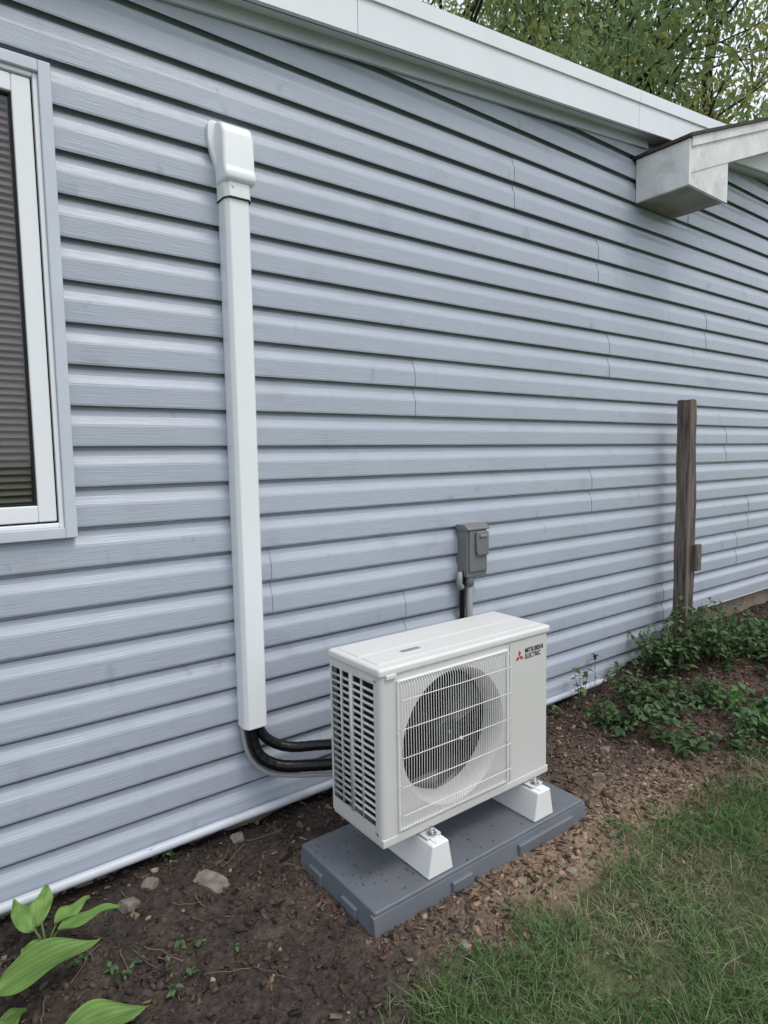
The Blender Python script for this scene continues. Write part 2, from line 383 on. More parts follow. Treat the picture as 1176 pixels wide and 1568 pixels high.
# window
w=house
x0,x1,z0,z1=-.78,.425,1.21,2.61
def frame(name,x0,x1,z0,z1,wd,y0,y1,mat,bev=.003):
    box(name+'_left',x0,x0+wd,y0,y1,z0,z1,mat,w,bev);box(name+'_right',x1-wd,x1,y0,y1,z0,z1,mat,w,bev)
    box(name+'_top',x0+wd,x1-wd,y0,y1,z1-wd,z1,mat,w,bev);box(name+'_bottom',x0+wd,x1-wd,y0,y1,z0,z0+wd,mat,w,bev)
frame('window_casing',x0,x1,z0,z1,.034,-.042,.02,M_trim)
frame('window_casing_inner',x0+.034,x1-.034,z0+.034,z1-.034,.014,-.030,.02,M_sash)
frame('window_gap',x0+.048,x1-.048,z0+.048,z1-.048,.006,-.008,.02,M_blk,0)
frame('window_sash',x0+.054,x1-.054,z0+.054,z1-.054,.050,-.028,.018,M_sash,.004)
frame('window_sash_inner',x0+.104,x1-.104,z0+.104,z1-.104,.007,-.016,.018,M_blk,0)
box('window_glass',x0+.108,x1-.108,-.010,-.007,z0+.108,z1-.108,M_glass,w)
box('window_dark_room',x0+.1,x1-.1,.024,.029,z0+.1,z1-.1,M_blk,w)
L=[];zz=z0+.115;i=0
while zz<z1-.1:
    j=rng.normal(0,.0008);s=.002*math.sin(i*.9)
    pts=np.array([(x0+.12,-.003,zz+j),(x1-.113,-.003,zz-j),(x1-.113,.003,zz+.012),(x0+.12,.003,zz+.012),(x1-.113,.010,zz+.0165+s),(x0+.12,.010,zz+.0165)])
    L.append((pts,np.array([(0,1,2,3),(3,2,4,5)])));zz+=.0215;i+=1
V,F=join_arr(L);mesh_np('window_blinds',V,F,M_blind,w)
# ------------------------------------------------------------ line set duct
duct=empty('line_set_duct_cover',(.985,-.05,1.4))
dx0,dx1=.94,1.032
prism('duct_channel',[(dx0,-.012),(dx0,-.070),(dx0+.012,-.088),(dx1-.012,-.088),(dx1,-.070),(dx1,-.012)],'z',.452,2.37,M_duct,duct,bev=.004)
prism('wall_inlet_flange',[(.912,2.50),(.905,2.53),(.905,2.585),(.918,2.598),(1.035,2.598),(1.035,2.38),(.935,2.38),(.932,2.44)],'y',-.036,-.014,M_duct,duct,bev=.004)
prism('wall_inlet_cap',[(-.020,2.385),(-.104,2.385),(-.112,2.41),(-.100,2.44),(-.098,2.54),(-.080,2.578),(-.045,2.594),(-.020,2.594)],'x',.930,1.046,M_duct,duct,bev=.012,seg=4)
prism('cap_collar',[(dx0-.004,-.014),(dx0-.004,-.073),(dx0+.010,-.095),(dx1-.010,-.095),(dx1+.004,-.073),(dx1+.004,-.014)],'z',2.335,2.395,M_duct,duct,bev=.004)
prism('collar_seam',[(dx0-.0045,-.014),(dx0-.0045,-.073),(dx0+.010,-.0955),(dx1-.010,-.0955),(dx1+.0045,-.073),(dx1+.0045,-.014)],'z',2.333,2.3365,M_blk,duct)
tube('cap_screw',[(.962,-.090,2.372),(.962,-.098,2.372)],.005,M_zinc,duct)
# ------------------------------------------------------------ pipes
lines=empty('refrigerant_lines',(1.15,-.1,.36))
def wrapped(P,r):
    C=catmull(P,40);s=np.r_[0,np.cumsum(np.linalg.norm(np.diff(C,axis=0),axis=1))]
    return C,r*(1+.035*np.abs(np.sin(s/.034*math.pi)))
C,R=wrapped([(1.0,-.05,.50),(1.005,-.052,.44),(1.04,-.07,.385),(1.11,-.10,.350),(1.20,-.16,.352),(1.30,-.26,.37),(1.42,-.34,.40),(1.6,-.37,.40)],.019)
tube('insulated_line_upper',C,R,M_tape,lines,20)
C,R=wrapped([(.975,-.05,.50),(.975,-.053,.42),(.995,-.07,.34),(1.06,-.10,.292),(1.16,-.15,.280),(1.28,-.26,.30),(1.42,-.35,.33),(1.6,-.372,.33)],.022)
tube('insulated_line_lower',C,R,M_tape,lines,20)
tube('condensate_drain_hose',catmull([(.953,-.035,.50),(.951,-.035,.42),(.972,-.045,.33),(1.03,-.07,.262),(1.13,-.11,.235),(1.25,-.2,.235),(1.36,-.30,.20),(1.4,-.34,.05)],14),.0095,M_hose,None)
# ------------------------------------------------------------ electrical disconnect
eb=empty('electrical_disconnect_box',(2.13,-.06,.99))
box('enclosure',2.065,2.195,-.085,-.014,.875,1.105,M_boxg,eb,bev=.004)
prism('hood',[(-.014,1.122),(-.075,1.122),(-.100,1.104),(-.100,1.096),(-.014,1.096)],'x',2.058,2.202,M_boxg,eb,bev=.003)
box('cover_door',2.075,2.188,-.094,-.0855,.90,1.094,M_boxg,eb,bev=.003)
prism('raised_cover',[(2.118,.975),(2.188,.975),(2.188,1.088),(2.108,1.088),(2.108,1.0)],'y',-.108,-.0945,M_boxg,eb,bev=.005)
box('handle',2.125,2.170,-.116,-.1085,1.062,1.076,M_boxl,eb,bev=.003)
tube('conduit_down',catmull([(2.075,-.055,.90),(2.071,-.055,.87),(2.068,-.05,.83),(2.07,-.045,.72),(2.075,-.05,.5),(2.02,-.2,.4),(1.8,-.35,.4)],10),.013,M_tape,eb)
tube('flexible_conduit',catmull([(2.052,-.05,.895),(2.04,-.06,.875),(2.04,-.06,.845),(2.056,-.058,.825)],8),.014,M_boxl,eb)
tube('pvc_conduit',[(2.11,-.05,.89),(2.11,-.05,.3)],.018,M_boxl,eb)
tube('conduit_fitting',[(2.11,-.05,.89),(2.11,-.05,.83)],.024,M_boxl,eb)
# ------------------------------------------------------------ pad
pad=empty('equipment_pad',(1.532,-.53,.07))
px0,px1,py0,py1=1.03,2.037,-.748,-.31
prism('pad_body',[(px0-.012,.005),(px0,.098),(px1,.098),(px1+.012,.005)],'y',py0,py1,M_pad,pad,bev=.006,seg=3)
prism('pad_front_skirt',[(py0-.014,.005),(py0-.001,.085),(py0+.02,.085),(py0+.02,.005)],'x',px0-.008,px1+.008,M_pad,pad,bev=.003)
for xx,ww in ((px0+.30,.09),(px0+.62,.30)):
    box('pad_rib',xx,xx+ww,py0-.019,py0,.012,.070,M_pad,pad,bev=.005)
for yy in (-.62,-.42): box('pad_side_notch',px0-.016,px0+.01,yy-.04,yy+.04,.012,.066,M_pad,pad,bev=.005)
for a in (1.08,1.50,1.93):
    for bb in (-.70,-.36):
        tube('pad_dimple',[(a,bb,.0975),(a,bb,.0995)],.010,M_pad,pad)
# soil crumbs on the pad
n=260;x=rng.uniform(px0+.01,px1-.01,n);y=rng.uniform(py0+.01,py1-.02,n);s=rng.uniform(.0008,.0035,n)
B=ICO_V[None]*(1+rng.uniform(-.4,.4,(n,12,1)))*s[:,None,None];B+=np.stack([x,y,.098+s*.5],1)[:,None]
mesh_np('soil_crumbs',B.reshape(-1,3),(ICO_F[None]+np.arange(n)[:,None,None]*12).reshape(-1,3),M_chip,pad,cols=np.repeat(np.tile([.10,.075,.06],(n,1)),12,0))
# ------------------------------------------------------------ heat pump
hp=empty('outdoor_heat_pump_unit',(1.52,-.53,.5))
A0,A1,B0,B1,C0,C1=1.119,1.919,-.67,-.385,.232,.772
for i,(a,b_) in enumerate(((1.252,1.352),(1.765,1.865))):
    prism('riser_%d'%(i+1),[(a-.004,.0985),(a+.016,.205),(b_-.016,.205),(b_+.004,.0985)],'y',-.738,-.275,M_stand,hp,bev=.006,seg=3)
    cx=(a+b_)/2
    box('riser_channel_%d'%(i+1),cx-.016,cx+.016,-.734,-.28,.2045,.209,M_stand,hp,bev=.002)
    box('foot_bracket_%d'%(i+1),cx-.03,cx+.03,-.705,-.35,.2095,.2145,M_ac,hp,bev=.001)
    box('foot_rail_%d'%(i+1),cx-.045,cx+.045,-.66,-.39,.214,.234,M_ac,hp,bev=.003)
    tube('bolt_%d'%(i+1),[(cx,-.692,.209),(cx,-.692,.238)],.006,M_zinc,hp,8)
    tube('washer_%d'%(i+1),[(cx,-.692,.2145),(cx,-.692,.218)],.017,M_zinc,hp,16)
    tube('nut_%d'%(i+1),[(cx,-.692,.218),(cx,-.692,.228)],.011,M_zinc,hp,6)
R=.018
arc=lambda cx,cy,a0,a1,n=8:[(cx+R*math.cos(a),cy+R*math.sin(a)) for a in np.linspace(a0,a1,n)]
def wallstrip(name,pl,z0,z1,sm=True):
    V=[(p[0],p[1],z0) for p in pl]+[(p[0],p[1],z1) for p in pl];n=len(pl)
    return mesh_np(name,V,[(i,i+1,i+1+n,i+n) for i in range(n-1)],M_ac,hp,smooth=sm)
wallstrip('corner_left',arc(A0+R,B0+R,math.pi,1.5*math.pi),C0,C1)
wallstrip('corner_right',arc(A1-R,B0+R,1.5*math.pi,2*math.pi),C0,C1)
wallstrip('side_right',[(A1,B0+R),(A1,B1)],C0,C1);wallstrip('back',[(A1,B1),(A0,B1)],C0,C1)
mesh_np('base_pan',[(A0,B0+R,C0),(A1,B0+R,C0),(A1,B1,C0),(A0,B1,C0)],[(0,1,2,3)],M_ac,hp)
box('base_lip',A0+.002,A1-.002,B0-.002,B1,C0-.012,C0+.016,M_ac,hp,bev=.004)
hx,hz,hr=1.435,.502,.232
fx0,fx1=A0+R,A1-R
n=96;V=[];F=[]
for i in range(n):
    a=2*math.pi*i/n;V.append((hx+hr*math.cos(a),B0,hz+hr*math.sin(a)))
h=.2449
for i in range(n):
    a=2*math.pi*i/n;ca,sa=math.cos(a),math.sin(a);k=h/max(abs(ca),abs(sa));V.append((hx+k*ca,B0,hz+k*sa))
F=[(i,(i+1)%n,(i+1)%n+n,i+n) for i in range(n)]
b0=len(V)
for xq in [fx0,hx-h,hx+h,fx1]:
    for zq in [C0,hz-h,hz+h,C1]: V.append((xq,B0,zq))
for i in range(3):
    for j in range(3):
        if (i,j)!=(1,1): F.append((b0+i*4+j,b0+(i+1)*4+j,b0+(i+1)*4+j+1,b0+i*4+j+1))
mesh_np('front_panel',V,F,M_ac,hp)
box('panel_joint',1.7005,1.7025,B0-.0006,B0+.002,C0+.018,C1-.006,M_boxg,hp)
V=[];F=[];prof=[(hr,B0),(hr-.006,B0+.006),(hr-.016,B0+.02),(hr-.022,B0+.045),(hr-.024,B0+.075)]
for (r_,yy) in prof:
    for i in range(n): a=2*math.pi*i/n;V.append((hx+r_*math.cos(a),yy,hz+r_*math.sin(a)))
for k in range(len(prof)-1):
    for i in range(n): F.append((k*n+i,k*n+(i+1)%n,(k+1)*n+(i+1)%n,(k+1)*n+i))
mesh_np('fan_bellmouth',V,F,M_ac,hp,smooth=True)
box('coil',A0+.03,A1-.02,B1-.035,B1-.01,C0+.02,C1-.01,M_coil,hp)
box('inner_dark',A0+.045,A1-.02,B1-.05,B1-.036,C0+.02,C1-.01,M_dark,hp)
tube('fan_hub',[(hx,-.635,hz),(hx,-.56,hz)],.045,M_fan,hp,24)
tube('fan_nut',[(hx,-.642,hz),(hx,-.634,hz)],.007,M_zinc,hp,12)
V=[];F=[]
for b_ in range(3):
    a0=b_*2*math.pi/3+.5;st=len(V)
    for i in range(9):
        r_=.04+i/8*.155;wd=.55+.35*i/8
        for j in range(7):
            u=j/6-.5;a=a0+u*wd+.25*i/8;V.append((hx+r_*math.cos(a),-.590+u*.05,hz+r_*math.sin(a)))
    for i in range(8):
        for j in range(6): F.append((st+i*7+j,st+i*7+j+1,st+(i+1)*7+j+1,st+(i+1)*7+j))
mesh_np('fan_blades',V,F,M_fan,hp,smooth=True)
LY0,LY1,LZ0,LZ1=-.636,-.397,.282,.742
mesh_np('side_frame',[(A0,B0+R,C0),(A0,B1,C0),(A0,B1,LZ0),(A0,B0+R,LZ0), (A0,B0+R,LZ1),(A0,B1,LZ1),(A0,B1,C1),(A0,B0+R,C1), (A0,B0+R,LZ0),(A0,LY0,LZ0),(A0,LY0,LZ1),(A0,B0+R,LZ1),(A0,LY1,LZ0),(A0,B1,LZ0),(A0,B1,LZ1),(A0,LY1,LZ1)],[(0,1,2,3),(4,5,6,7),(8,9,10,11),(12,13,14,15)],M_ac,hp)
box('side_dark',A0+.026,A0+.030,LY0-.01,LY1+.01,LZ0-.01,LZ1+.01,M_dark,hp)
L=[]
def bx(x0,x1,y0,y1,z0,z1):
    return np.array([(x,y,z) for x in(x0,x1) for y in(y0,y1) for z in(z0,z1)]),BF.copy()
nr=20;pt=(LZ1-LZ0)/nr
for i in range(1,nr):
    zc=LZ0+i*pt
    V_,F_=bx(A0-.002,A0+.006,LY0,LY1,zc-.0046,zc+.0034);V_[4:,2]-=.002;L.append((V_,F_))
for yy,wd in ((-.572,.004),(-.512,.016),(-.455,.004)):
    L.append(bx(A0-.0035,A0+.006,yy-wd/2,yy+wd/2,LZ0-.002,LZ1+.002))
V,F=join_arr(L);mesh_np('side_louvres',V,F,M_ac,hp)
box('side_handle_recess',A0-.006,A0+.003,-.640,-.56,.744,.760,M_ac,hp,bev=.003)
for zz in (.262,.756): tube('side_screw',[(A0+.001,-.648,zz),(A0-.003,-.648,zz)],.005,M_zinc,hp,10)
box('lid',A0-.006,A1+.006,B0-.006,B1+.004,C1-.004,C1+.026,M_acl,hp,bev=.010,seg=4)
box('lid_panel',A0+.02,A1-.02,B0+.035,B0+.125,C1+.0255,C1+.0285,M_acl,hp,bev=.002)
box('lid_panel_rear',A0+.02,A1-.02,B0+.14,B1-.02,C1+.0255,C1+.0285,M_acl,hp,bev=.002)
box('lid_label',A0+.15,A0+.24,-.60,-.56,C1+.0286,C1+.0292,M_grille,hp)
box('lid_label_print',A0+.155,A0+.235,-.592,-.568,C1+.0293,C1+.0296,M_boxl,hp)
box('lid_clip',A0+.02,A0+.06,B0-.009,B0+.01,C1-.012,C1+.004,M_acl,hp,bev=.003)
gx0,gx1,gz0,gz1=1.182,1.690,.256,.750;gy=B0-.022
L=[];nw=46
for i in range(nw+1):
    xx=gx0+.006+(gx1-gx0-.012)*i/nw;tw=.00105
    P=[(xx,B0-.001,gz0+.004),(xx,gy+.006,gz0+.008),(xx,gy,gz0+.022),(xx,gy-.003,(gz0+gz1)/2),(xx,gy,gz1-.022),(xx,gy+.006,gz1-.008),(xx,B0-.001,gz1-.004)]
    L.append(tube_arr(P,tw,5))
for i in range(5):
    zz=gz0+.06+(gz1-gz0-.12)*i/4
    L.append(tube_arr([(gx0+.002,B0-.002,zz),(gx0+.006,gy-.001,zz),((gx0+gx1)/2,gy-.004,zz),(gx1-.006,gy-.001,zz),(gx1-.002,B0-.002,zz)],.0015,6))
V,F=join_arr(L);mesh_np('fan_guard_wires',V,F,M_grille,hp,smooth=True)
for nm,a,b_,c_,d_ in (('l',gx0,gx0+.008,gz0,gz1),('r',gx1-.008,gx1,gz0,gz1),('b',gx0+.008,gx1-.008,gz0,gz0+.008),('t',gx0+.008,gx1-.008,gz1-.008,gz1)):
    box('fan_guard_frame_'+nm,a,b_,B0-.008,B0+.001,c_,d_,M_grille,hp,bev=.003)
tube('guard_badge',[(hx,gy-.006,hz),(hx,gy-.001,hz)],.006,M_grille,hp,16)
def rh(cx,cz,ang,s):
    a=math.radians(ang);d=(math.cos(a),math.sin(a));p=(-d[1],d[0]);L_=s;W=s*.577
    return [(cx,B0-.0012,cz),(cx+d[0]*L_/2+p[0]*W/2,B0-.0012,cz+d[1]*L_/2+p[1]*W/2),(cx+d[0]*L_,B0-.0012,cz+d[1]*L_),(cx+d[0]*L_/2-p[0]*W/2,B0-.0012,cz+d[1]*L_/2-p[1]*W/2)]
V=[]
for a in (90,210,330): V+=rh(1.755,.708,a,.0235)
mesh_np('badge_diamonds',V,[(0,1,2,3),(4,5,6,7),(8,9,10,11)],M_red,hp)
for i,tx in enumerate(('MITSUBISHI','ELECTRIC')):
    cu=bpy.data.curves.new('badge_text','FONT');cu.body=tx;cu.size=.0245;cu.offset=.0004;cu.extrude=.0002
    cu.materials.append(M_ink);o=bpy.data.objects.new('badge_lettering_%d'%(i+1),cu);o.location=(1.784,B0-.001,.7155-i*.0220);o.rotation_euler=(math.pi/2,0,0);o.scale=(.83,1,1)
    link(o,None);o.parent=hp;o.matrix_parent_inverse=Matrix.Translation(hp.location).inverted()
# ------------------------------------------------------------ post
post=empty('wooden_post',(3.88,-.16,.9))
bm=bmesh.new();nz=60;px,py=3.832,-.203;ring=[]
for i in range(nz+1):
    z=.02+(1.755-.02)*i/nz;r=[]
    pts=[(0,0),(.022,0),(.045,0),(.068,0),(.09,0),(.09,.03),(.09,.06),(.09,.09),(.06,.09),(.03,.09),(0,.09),(0,.06),(0,.03)]
    for j,(a,b_) in enumerate(pts):
        nn=noise.noise(Vector((j*3.1,z*3,0)))*.007;cx,cy=.045,.045
        k=1+nn/.045-(.07 if j in(0,4,7,10) else 0)-(.05*max(0,(z-1.65)/.1))
        if j==2: k-=.22*max(0,math.sin(z*1.7+.4))**2
        if j==5: k-=.08
        zz_=z+(noise.noise(Vector((j*.7,5,1)))*.016 if i==nz else 0)
        r.append(bm.verts.new((px+cx+(a-cx)*k+.008*math.sin(z*1.5),py+cy+(b_-cy)*k,zz_)))
    ring.append(r)
nn_=13
for i in range(nz):
    for j in range(nn_): bm.faces.new((ring[i][j],ring[i][(j+1)%nn_],ring[i+1][(j+1)%nn_],ring[i+1][j]))
bm.faces.new(ring[-1]);me=bpy.data.meshes.new('post_shaft');bm.to_mesh(me);bm.free();me.materials.append(M_post)
link(bpy.data.objects.new('post_shaft',me),post)
box('wood_block',3.895,3.958,-.232,-.206,.70,.865,M_post,post,bev=.004)
box('metal_strap',3.905,3.925,-.236,-.2325,.74,.80,M_zinc,post,bev=.001)
# ------------------------------------------------------------ grass
def blades(x,y,hmin,hmax,w,col):
    n=len(x);z=gz(x,y)-.004;a=rng.uniform(0,2*np.pi,n);h=rng.uniform(hmin,hmax,n)*(.5+1.1*fbm(x*8,y*8,91,2));ln=h*rng.uniform(.2,1.5,n);la=rng.uniform(0,2*np.pi,n)+6*vn(x*7,y*7,95)
    dx=np.cos(a)*w;dy=np.sin(a)*w;lx=np.cos(la)*ln;ly=np.sin(la)*ln
    P=np.zeros((n,6,3))
    for i,(t,wk) in enumerate(((0,1),(.55,.8),(1,.12))):
        bx_=x+lx*t*t;by_=y+ly*t*t;bz=z+h*(t-.25*t*t)
        P[:,2*i]=np.stack([bx_-dx*wk,by_-dy*wk,bz],1);P[:,2*i+1]=np.stack([bx_+dx*wk,by_+dy*wk,bz],1)
    F=np.array([(0,1,3,2),(2,3,5,4)])[None]+np.arange(n)[:,None,None]*6
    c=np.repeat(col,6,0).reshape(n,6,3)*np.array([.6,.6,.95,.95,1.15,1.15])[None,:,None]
    return P.reshape(-1,3),F.reshape(-1,4),c.reshape(-1,3)
def gd(x,y): return sst(-.14,.12,edge_y(x)-y+.30*(fbm(x*7,y*7,71,3)-.45))*np.clip(.12+2.0*(fbm(x*5,y*5,72,3)-.27),.10,1)
L=[]
for n,xa,xb,ya,yb,w_ in ((130000,.6,4.2,-1.75,-.82,.0015),(35000,4.2,8,-2.6,-.82,.002),(40000,-2,6,-3.6,-1.75,.0024)):
    x=rng.uniform(xa,xb,n);y=rng.uniform(ya,yb,n);k=rng.random(n)<gd(x,y);x=x[k];y=y[k]
    nn=np.clip((fbm(x*3.5,y*3.5,81,3)-.2)/.5,0,1)[:,None];g1=np.array([.080,.175,.045]);g2=np.array([.185,.28,.115])
    c=g1*(1-nn)+g2*nn;c=c*rng.uniform(.6,1.35,(len(x),1));dry=rng.random(len(x))<(.08+.45*sst(.40,.60,fbm(x*2.5,y*2.5,82,2)));c[dry]=np.array([.40,.35,.23])*rng.uniform(.6,1.2,(dry.sum(),1))
    L.append(blades(x,y,.018,.068,w_,c))
V,F=join_arr([(a,b_) for a,b_,_ in L]);mesh_np('grass',V,F,M_grass,cols=np.concatenate([l[2] for l in L]))
# ------------------------------------------------------------ weeds
def leaf_quads(P,D,U,L_,W,col):
    S=np.cross(D,U);S/=np.linalg.norm(S,axis=1)[:,None]+1e-9
    n=len(P);Q=np.zeros((n,8,3));l=L_[:,None];w=W[:,None]
    Q[:,0]=P;Q[:,1]=P+D*l*.35+S*w*.5+U*w*.12;Q[:,2]=P+D*l*.4;Q[:,3]=P+D*l*.35-S*w*.5+U*w*.12
    Q[:,4]=P+D*l*.72+S*w*.33-U*l*.06;Q[:,5]=P+D*l-U*l*.2;Q[:,6]=P+D*l*.72-S*w*.33-U*l*.06;Q[:,7]=P+D*l*.4
    F=np.array([(0,2,1),(0,3,2),(1,2,4),(2,5,4),(2,6,5),(2,3,6)])
    F=(F[None]+np.arange(n)[:,None,None]*8).reshape(-1,3)
    return Q.reshape(-1,3),F,np.repeat(col,8,0)
def unit(v): return v/(np.linalg.norm(v,axis=-1,keepdims=True)+1e-9)
def weed_patch(name,centers,g1,g2):
    LV=[];ST=[]
    for (cx,cy,h,nl,ls,spread) in centers:
        base=np.array([cx,cy,float(gz(cx,cy))-.01]);ns=max(2,nl//9)
        for s in range(ns):
            a=rng.uniform(0,2*np.pi);out=np.array([math.cos(a),math.sin(a),0]);hh=h*rng.uniform(.5,1.1)
            tip=base+out*spread*rng.uniform(.3,1)+np.array([0,0,hh]);mid=(base+tip)/2+np.array([0,0,hh*.2])+out*.02
            C=catmull([base,mid,tip],6);ST.append(tube_arr(C,np.linspace(.0022,.0009,len(C)),4))
            m=9;t=rng.uniform(.25,1,m);P=C[(t*(len(C)-1)).astype(int)]
            P=P.copy();P[:,1]=np.minimum(P[:,1],-.03)
            D=unit(rng.normal(0,1,(m,3))*np.array([1,1,.35])+out*.4);U=unit(np.array([0,0,1.])+rng.normal(0,.3,(m,3)))
            L_=ls*rng.uniform(.6,1.3,m);k=rng.random((m,1));LV.append(leaf_quads(P,D,U,L_,L_*rng.uniform(.45,.7,m),(np.array(g1)*(1-k)+np.array(g2)*k)))
    n=0;Vs=[];Fs=[];Cs=[]
    for V_,F_,c_ in LV: Vs.append(V_);Fs.append(F_+n);Cs.append(c_);n+=len(V_)
    e=empty(name,(centers[0][0],centers[0][1],0))
    mesh_np('leaves',np.concatenate(Vs),np.concatenate(Fs),M_weed,e,cols=np.concatenate(Cs))
    V_,F_=join_arr(ST);mesh_np('stems',V_,F_,M_weed,e,cols=np.tile([.10,.08,.04],(len(V_),1)))
cs=[]
for i in range(230):
    x=rng.uniform(2.75,4.6);y=rng.uniform(-.98,-.18) if x>3.0 else rng.uniform(-.8,-.3)
    if fbm(x*3,y*3,55,2)<.28: continue
    cs.append((x,y,rng.uniform(.05,.20),int(rng.uniform(20,55)),rng.uniform(.022,.048),rng.uniform(.06,.18)))
for i in range(34): cs.append((rng.uniform(3.45,4.1),rng.uniform(-.45,-.1),rng.uniform(.16,.42),38,.044,.13))
for i in range(40): cs.append((rng.uniform(4.0,5.6),rng.uniform(-.95,-.4),rng.uniform(.08,.28),34,.045,.16))
weed_patch('weeds',cs,(.04,.085,.035),(.13,.22,.085))
weed_patch('weeds',[(2.9,-.12,.26,36,.038,.13),(3.05,-.10,.22,32,.034,.1),(3.35,-.15,.28,38,.038,.12),(3.2,-.12,.18,28,.03,.12),(2.75,-.1,.10,24,.03,.08)],(.05,.09,.035),(.15,.24,.09))
weed_patch('weeds',[(3.0,-.95,.08,40,.04,.10),(3.25,-.9,.12,50,.045,.14),(3.6,-.95,.15,60,.05,.16),(3.9,-.8,.18,60,.05,.18),(4.1,-.75,.2,60,.055,.2),(3.4,-.75,.15,60,.045,.2)],(.04,.12,.03),(.13,.28,.08))
weed_patch('small_weeds',[(.40,-.42,.05,30,.022,.05),(.56,-.46,.04,26,.02,.05),(.30,-.30,.05,24,.02,.05),(.62,-.02,.07,20,.03,.05),(.7,-.5,.03,12,.015,.04),(.5,-.55,.04,30,.02,.06)],(.06,.12,.05),(.13,.22,.09))
# ------------------------------------------------------------ hosta
hos=empty('hosta_plant',(.16,-.36,.05))
def hleaf(i,root,base,az,length,width,rise,droop,tint=1.0):
    base=np.array(base,float);d=np.array([math.cos(az),math.sin(az),0]);s=np.array([-d[1],d[0],0]);nu,nv=30,33
    V=[];C=[]
    for a in range(nu):
        t=a/(nu-1);w=width*.5*(math.sin(math.pi*t**.72))**.85*(1-.25*t) if 0<t<.999 else .0012
        c=base+d*length*t+np.array([0,0,rise*t-droop*t*t])+s*.01*math.sin(t*2.5+i)
        for b_ in range(nv):
            u=(b_/(nv-1)-.5)*2;vein=math.cos(u*8*math.pi)*.0009*(1-abs(t-.5))
            V.append(c+s*u*w+np.array([0,0,abs(u)*w*.35+vein+.007*math.sin(t*9+u*3+i)*abs(u)-.12*w*u*u]))
            k=.90+.10*math.cos(u*8*math.pi);e=1.18 if abs(u)<.05 else 1;e*=.8+.4*float(vn(np.float64(t*6+i),np.float64(u*3+9),4))
            C.append(np.array([.18,.32,.08])*tint*k*e)
    F=[(a*nv+b_,a*nv+b_+1,(a+1)*nv+b_+1,(a+1)*nv+b_) for a in range(nu-1) for b_ in range(nv-1)]
    mesh_np('leaf_%d'%i,V,F,M_hosta,hos,cols=np.array(C),smooth=True)
    root=np.array([*root,float(gz(*root))-.01]);CC=catmull([root,(root+base)/2+np.array([0,0,.02]),base+d*.006],6)
    V_,F_=tube_arr(CC,np.linspace(.005,.003,len(CC)),6);mesh_np('petiole_%d'%i,V_,F_,M_hosta,hos,cols=np.tile([.13,.22,.07],(len(V_),1)),smooth=True)
r1=(.05,-.44);r2=(.24,-.24)
HL=[(r1,(.10,-.415,.125),.05,.25,.145,.05,.04,1.0),
    (r2,(.215,-.215,.12),2.0,.10,.065,.07,.02,1.15),(r2,(.235,-.20,.115),1.35,.10,.07,.08,.03,1.25),(r2,(.265,-.225,.115),.2,.10,.065,.05,.02,1.2),(r2,(.27,-.245,.11),-.35,.165,.065,.07,.04,1.15),(r2,(.23,-.26,.10),-2.4,.10,.06,.03,.02,1.0),
    (r1,(.03,-.53,.09),.15,.13,.09,.0,.02,.75),(r1,(.20,-.61,.07),-.02,.21,.13,.02,.03,1.0),(r1,(-.02,-.55,.12),-2.2,.15,.09,.02,.04,.9),(r1,(0,-.42,.12),3.0,.15,.09,.02,.04,.9),(r1,(.10,-.52,.07),-.9,.12,.08,.02,.03,.8),(r1,(.08,-.47,.06),.5,.10,.07,.02,.03,.8)]
for i,a in enumerate(HL): hleaf(i,*a)
# ------------------------------------------------------------ rocks
rock(.735,-.225,.070,(1.1,.6,.40));rock(.485,-.17,.036);rock(.565,-.12,.030);rock(.90,-.06,.030)
rock(2.33,-.62,.036,(1,.7,.6));rock(1.55,-.86,.025);rock(1.72,-.93,.022);rock(2.62,-.75,.02);rock(3.3,-.45,.03);rock(2.0,-.9,.018);rock(1.2,-.95,.02);rock(2.55,-.5,.028)
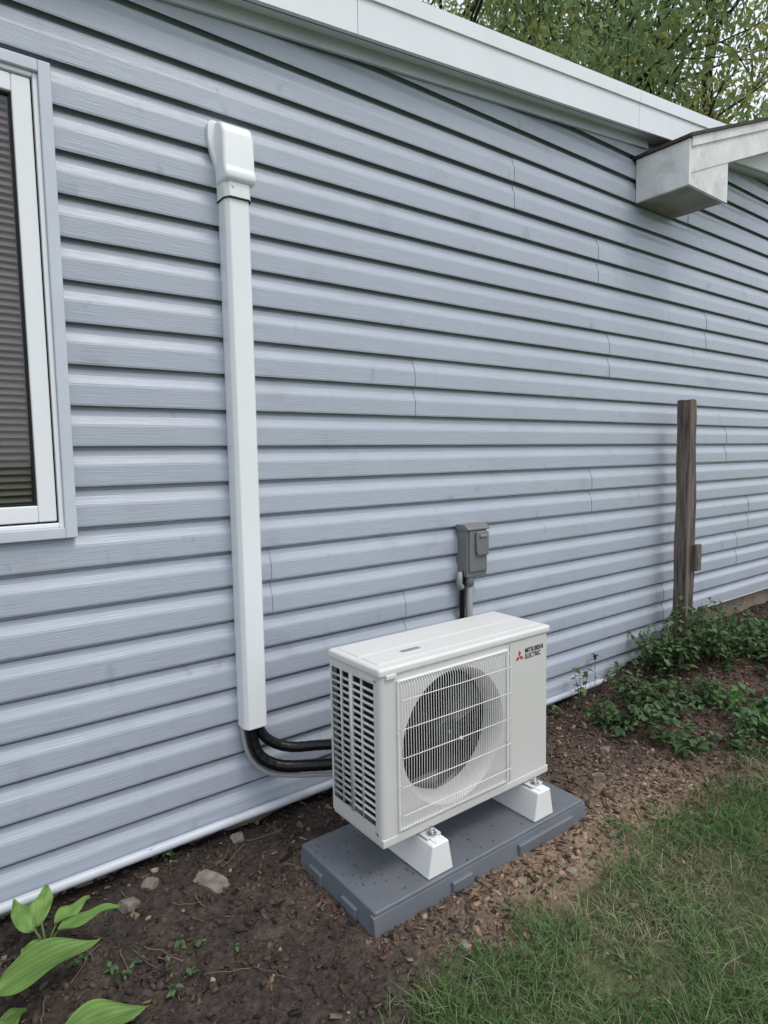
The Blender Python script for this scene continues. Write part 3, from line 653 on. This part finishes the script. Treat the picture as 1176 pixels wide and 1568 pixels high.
# ------------------------------------------------------------ trees
def tree(name,x,y,h,r0,seed,g1,g2,nleaf=150,ll=.13,lean=(0,0),first=.30,sig=1.0):
    R_=np.random.default_rng(seed);parts=[];tips=[]
    def grow(p,d,L_,r,dep):
        k=5;P=[p];dd=d.copy()
        for i in range(k):
            dd=unit(dd+R_.normal(0,.12,3)+np.array([0,0,.03]));P.append(P[-1]+dd*L_/k)
        P=np.array(P);parts.append(tube_arr(P,np.linspace(r,r*.62,len(P)),7 if dep<2 else 5))
        if dep>=3: tips.extend([P[3],P[-1]])
        if dep==5: return
        nb=3 if dep<4 else 2
        for b_ in range(nb):
            ax=unit(R_.normal(0,1,3));nd=unit(dd+ax*R_.uniform(.5,.95)+np.array([0,0,.02]))
            st=P[-1] if b_<2 else P[3]
            grow(st,nd,L_*R_.uniform(.66,.86),r*.56,dep+1)
    grow(np.array([x,y,-.2]),unit(np.array([lean[0],lean[1],1.])),h*first,r0,0)
    e=empty(name,(x,y,0));V_,F_=join_arr(parts);mesh_np('trunk_and_limbs',V_,F_,M_bark,e,smooth=True)
    T=np.array(tips);n=len(T)*nleaf//2
    wt=R_.random(len(T))**2.2;wt/=wt.sum()
    idx=R_.choice(len(T),n,p=wt);cl=R_.random(len(T));P=T[idx]+R_.normal(0,1,(n,3))*np.array([.36,.36,.30])*sig
    D=unit(R_.normal(0,1,(n,3))+np.array([0,0,-.9]));U=unit(R_.normal(0,1,(n,3)))
    L_=ll*R_.uniform(.6,1.3,n);k=np.clip(cl[idx]*.7+R_.random(n)*.3,0,1)[:,None]
    S=unit(np.cross(D,U));W=(L_*.40)[:,None];l=L_[:,None]
    Q=np.stack([P,P+D*l*.5+S*W*.5,P+D*l,P+D*l*.5-S*W*.5],1).reshape(-1,3)
    F_=np.arange(4*n).reshape(-1,4);c=np.array(g1)*(1-k)+np.array(g2)*k
    mesh_np('foliage',Q,F_,M_leaf,e,cols=np.repeat(c,4,0))
tree('tree',9.0,10.0,16,.26,3,(.18,.22,.06),(.50,.52,.18),62,.16,(.1,-.05))
tree('tree',12.6,9.0,16,.28,11,(.18,.22,.06),(.50,.50,.18),62,.16)
tree('tree',15.0,6.2,15,.26,5,(.10,.17,.065),(.28,.38,.16),110,.15)
# ------------------------------------------------------------ light
wd=bpy.data.worlds.new('World');sc.world=wd;wd.use_nodes=True;nt=wd.node_tree
bg=nt.nodes['Background'];sk=nt.nodes.new('ShaderNodeTexSky');sk.sky_type='NISHITA';sk.sun_disc=False
el=math.radians(60);sx,sy=.38,-.92
sk.sun_elevation=el;sk.sun_rotation=math.atan2(sx,sy);sk.air_density=1.0;sk.dust_density=3.5;sk.ozone_density=1.0
tc=nt.nodes.new('ShaderNodeTexCoord');nz_=nt.nodes.new('ShaderNodeTexNoise');nz_.inputs['Scale'].default_value=2.2;nz_.inputs['Detail'].default_value=6
nt.links.new(tc.outputs['Generated'],nz_.inputs['Vector'])
mr=nt.nodes.new('ShaderNodeMapRange');mr.inputs[1].default_value=.35;mr.inputs[2].default_value=.65;mr.inputs[3].default_value=.6;mr.inputs[4].default_value=.92
nt.links.new(nz_.outputs[0],mr.inputs[0])
mx=nt.nodes.new('ShaderNodeMix');mx.data_type='RGBA';nt.links.new(mr.outputs[0],mx.inputs[0]);nt.links.new(sk.outputs[0],mx.inputs[6]);mx.inputs[7].default_value=(8.4,8.9,9.6,1)
nt.links.new(mx.outputs[2],bg.inputs[0]);bg.inputs[1].default_value=.142
sl=bpy.data.lights.new('sun','SUN');sl.energy=1.3;sl.angle=math.radians(20);sl.color=(1,.95,.87)
so=bpy.data.objects.new('sun',sl);COL.objects.link(so)
hd=math.hypot(sx,sy);dv=Vector((sx/hd*math.cos(el),sy/hd*math.cos(el),math.sin(el)));so.rotation_euler=dv.to_track_quat('Z','Y').to_euler();so.location=(0,-5,8)
# ------------------------------------------------------------ camera
cd=bpy.data.cameras.new('camera');co=bpy.data.objects.new('camera',cd);COL.objects.link(co);sc.camera=co
p=[976.284,0.0865,0.9258,-0.0177,2.1951,1.4437];f,pit,yaw,roll,D_,h_=p
fw=np.array([math.cos(yaw)*math.cos(pit),math.sin(yaw)*math.cos(pit),-math.sin(pit)]);r=np.array([math.sin(yaw),-math.cos(yaw),0.]);u=np.cross(r,fw)
cc,ss=math.cos(roll),math.sin(roll);r,u=cc*r+ss*u,-ss*r+cc*u
M=Matrix(((r[0],u[0],-fw[0],0),(r[1],u[1],-fw[1],-D_),(r[2],u[2],-fw[2],h_),(0,0,0,1)));co.matrix_world=M
cd.sensor_fit='VERTICAL';cd.sensor_height=24;cd.lens=f/1568*24;cd.clip_end=2000;cd.clip_start=.02
sc.view_settings.view_transform='Standard';sc.view_settings.look='None';sc.view_settings.exposure=0
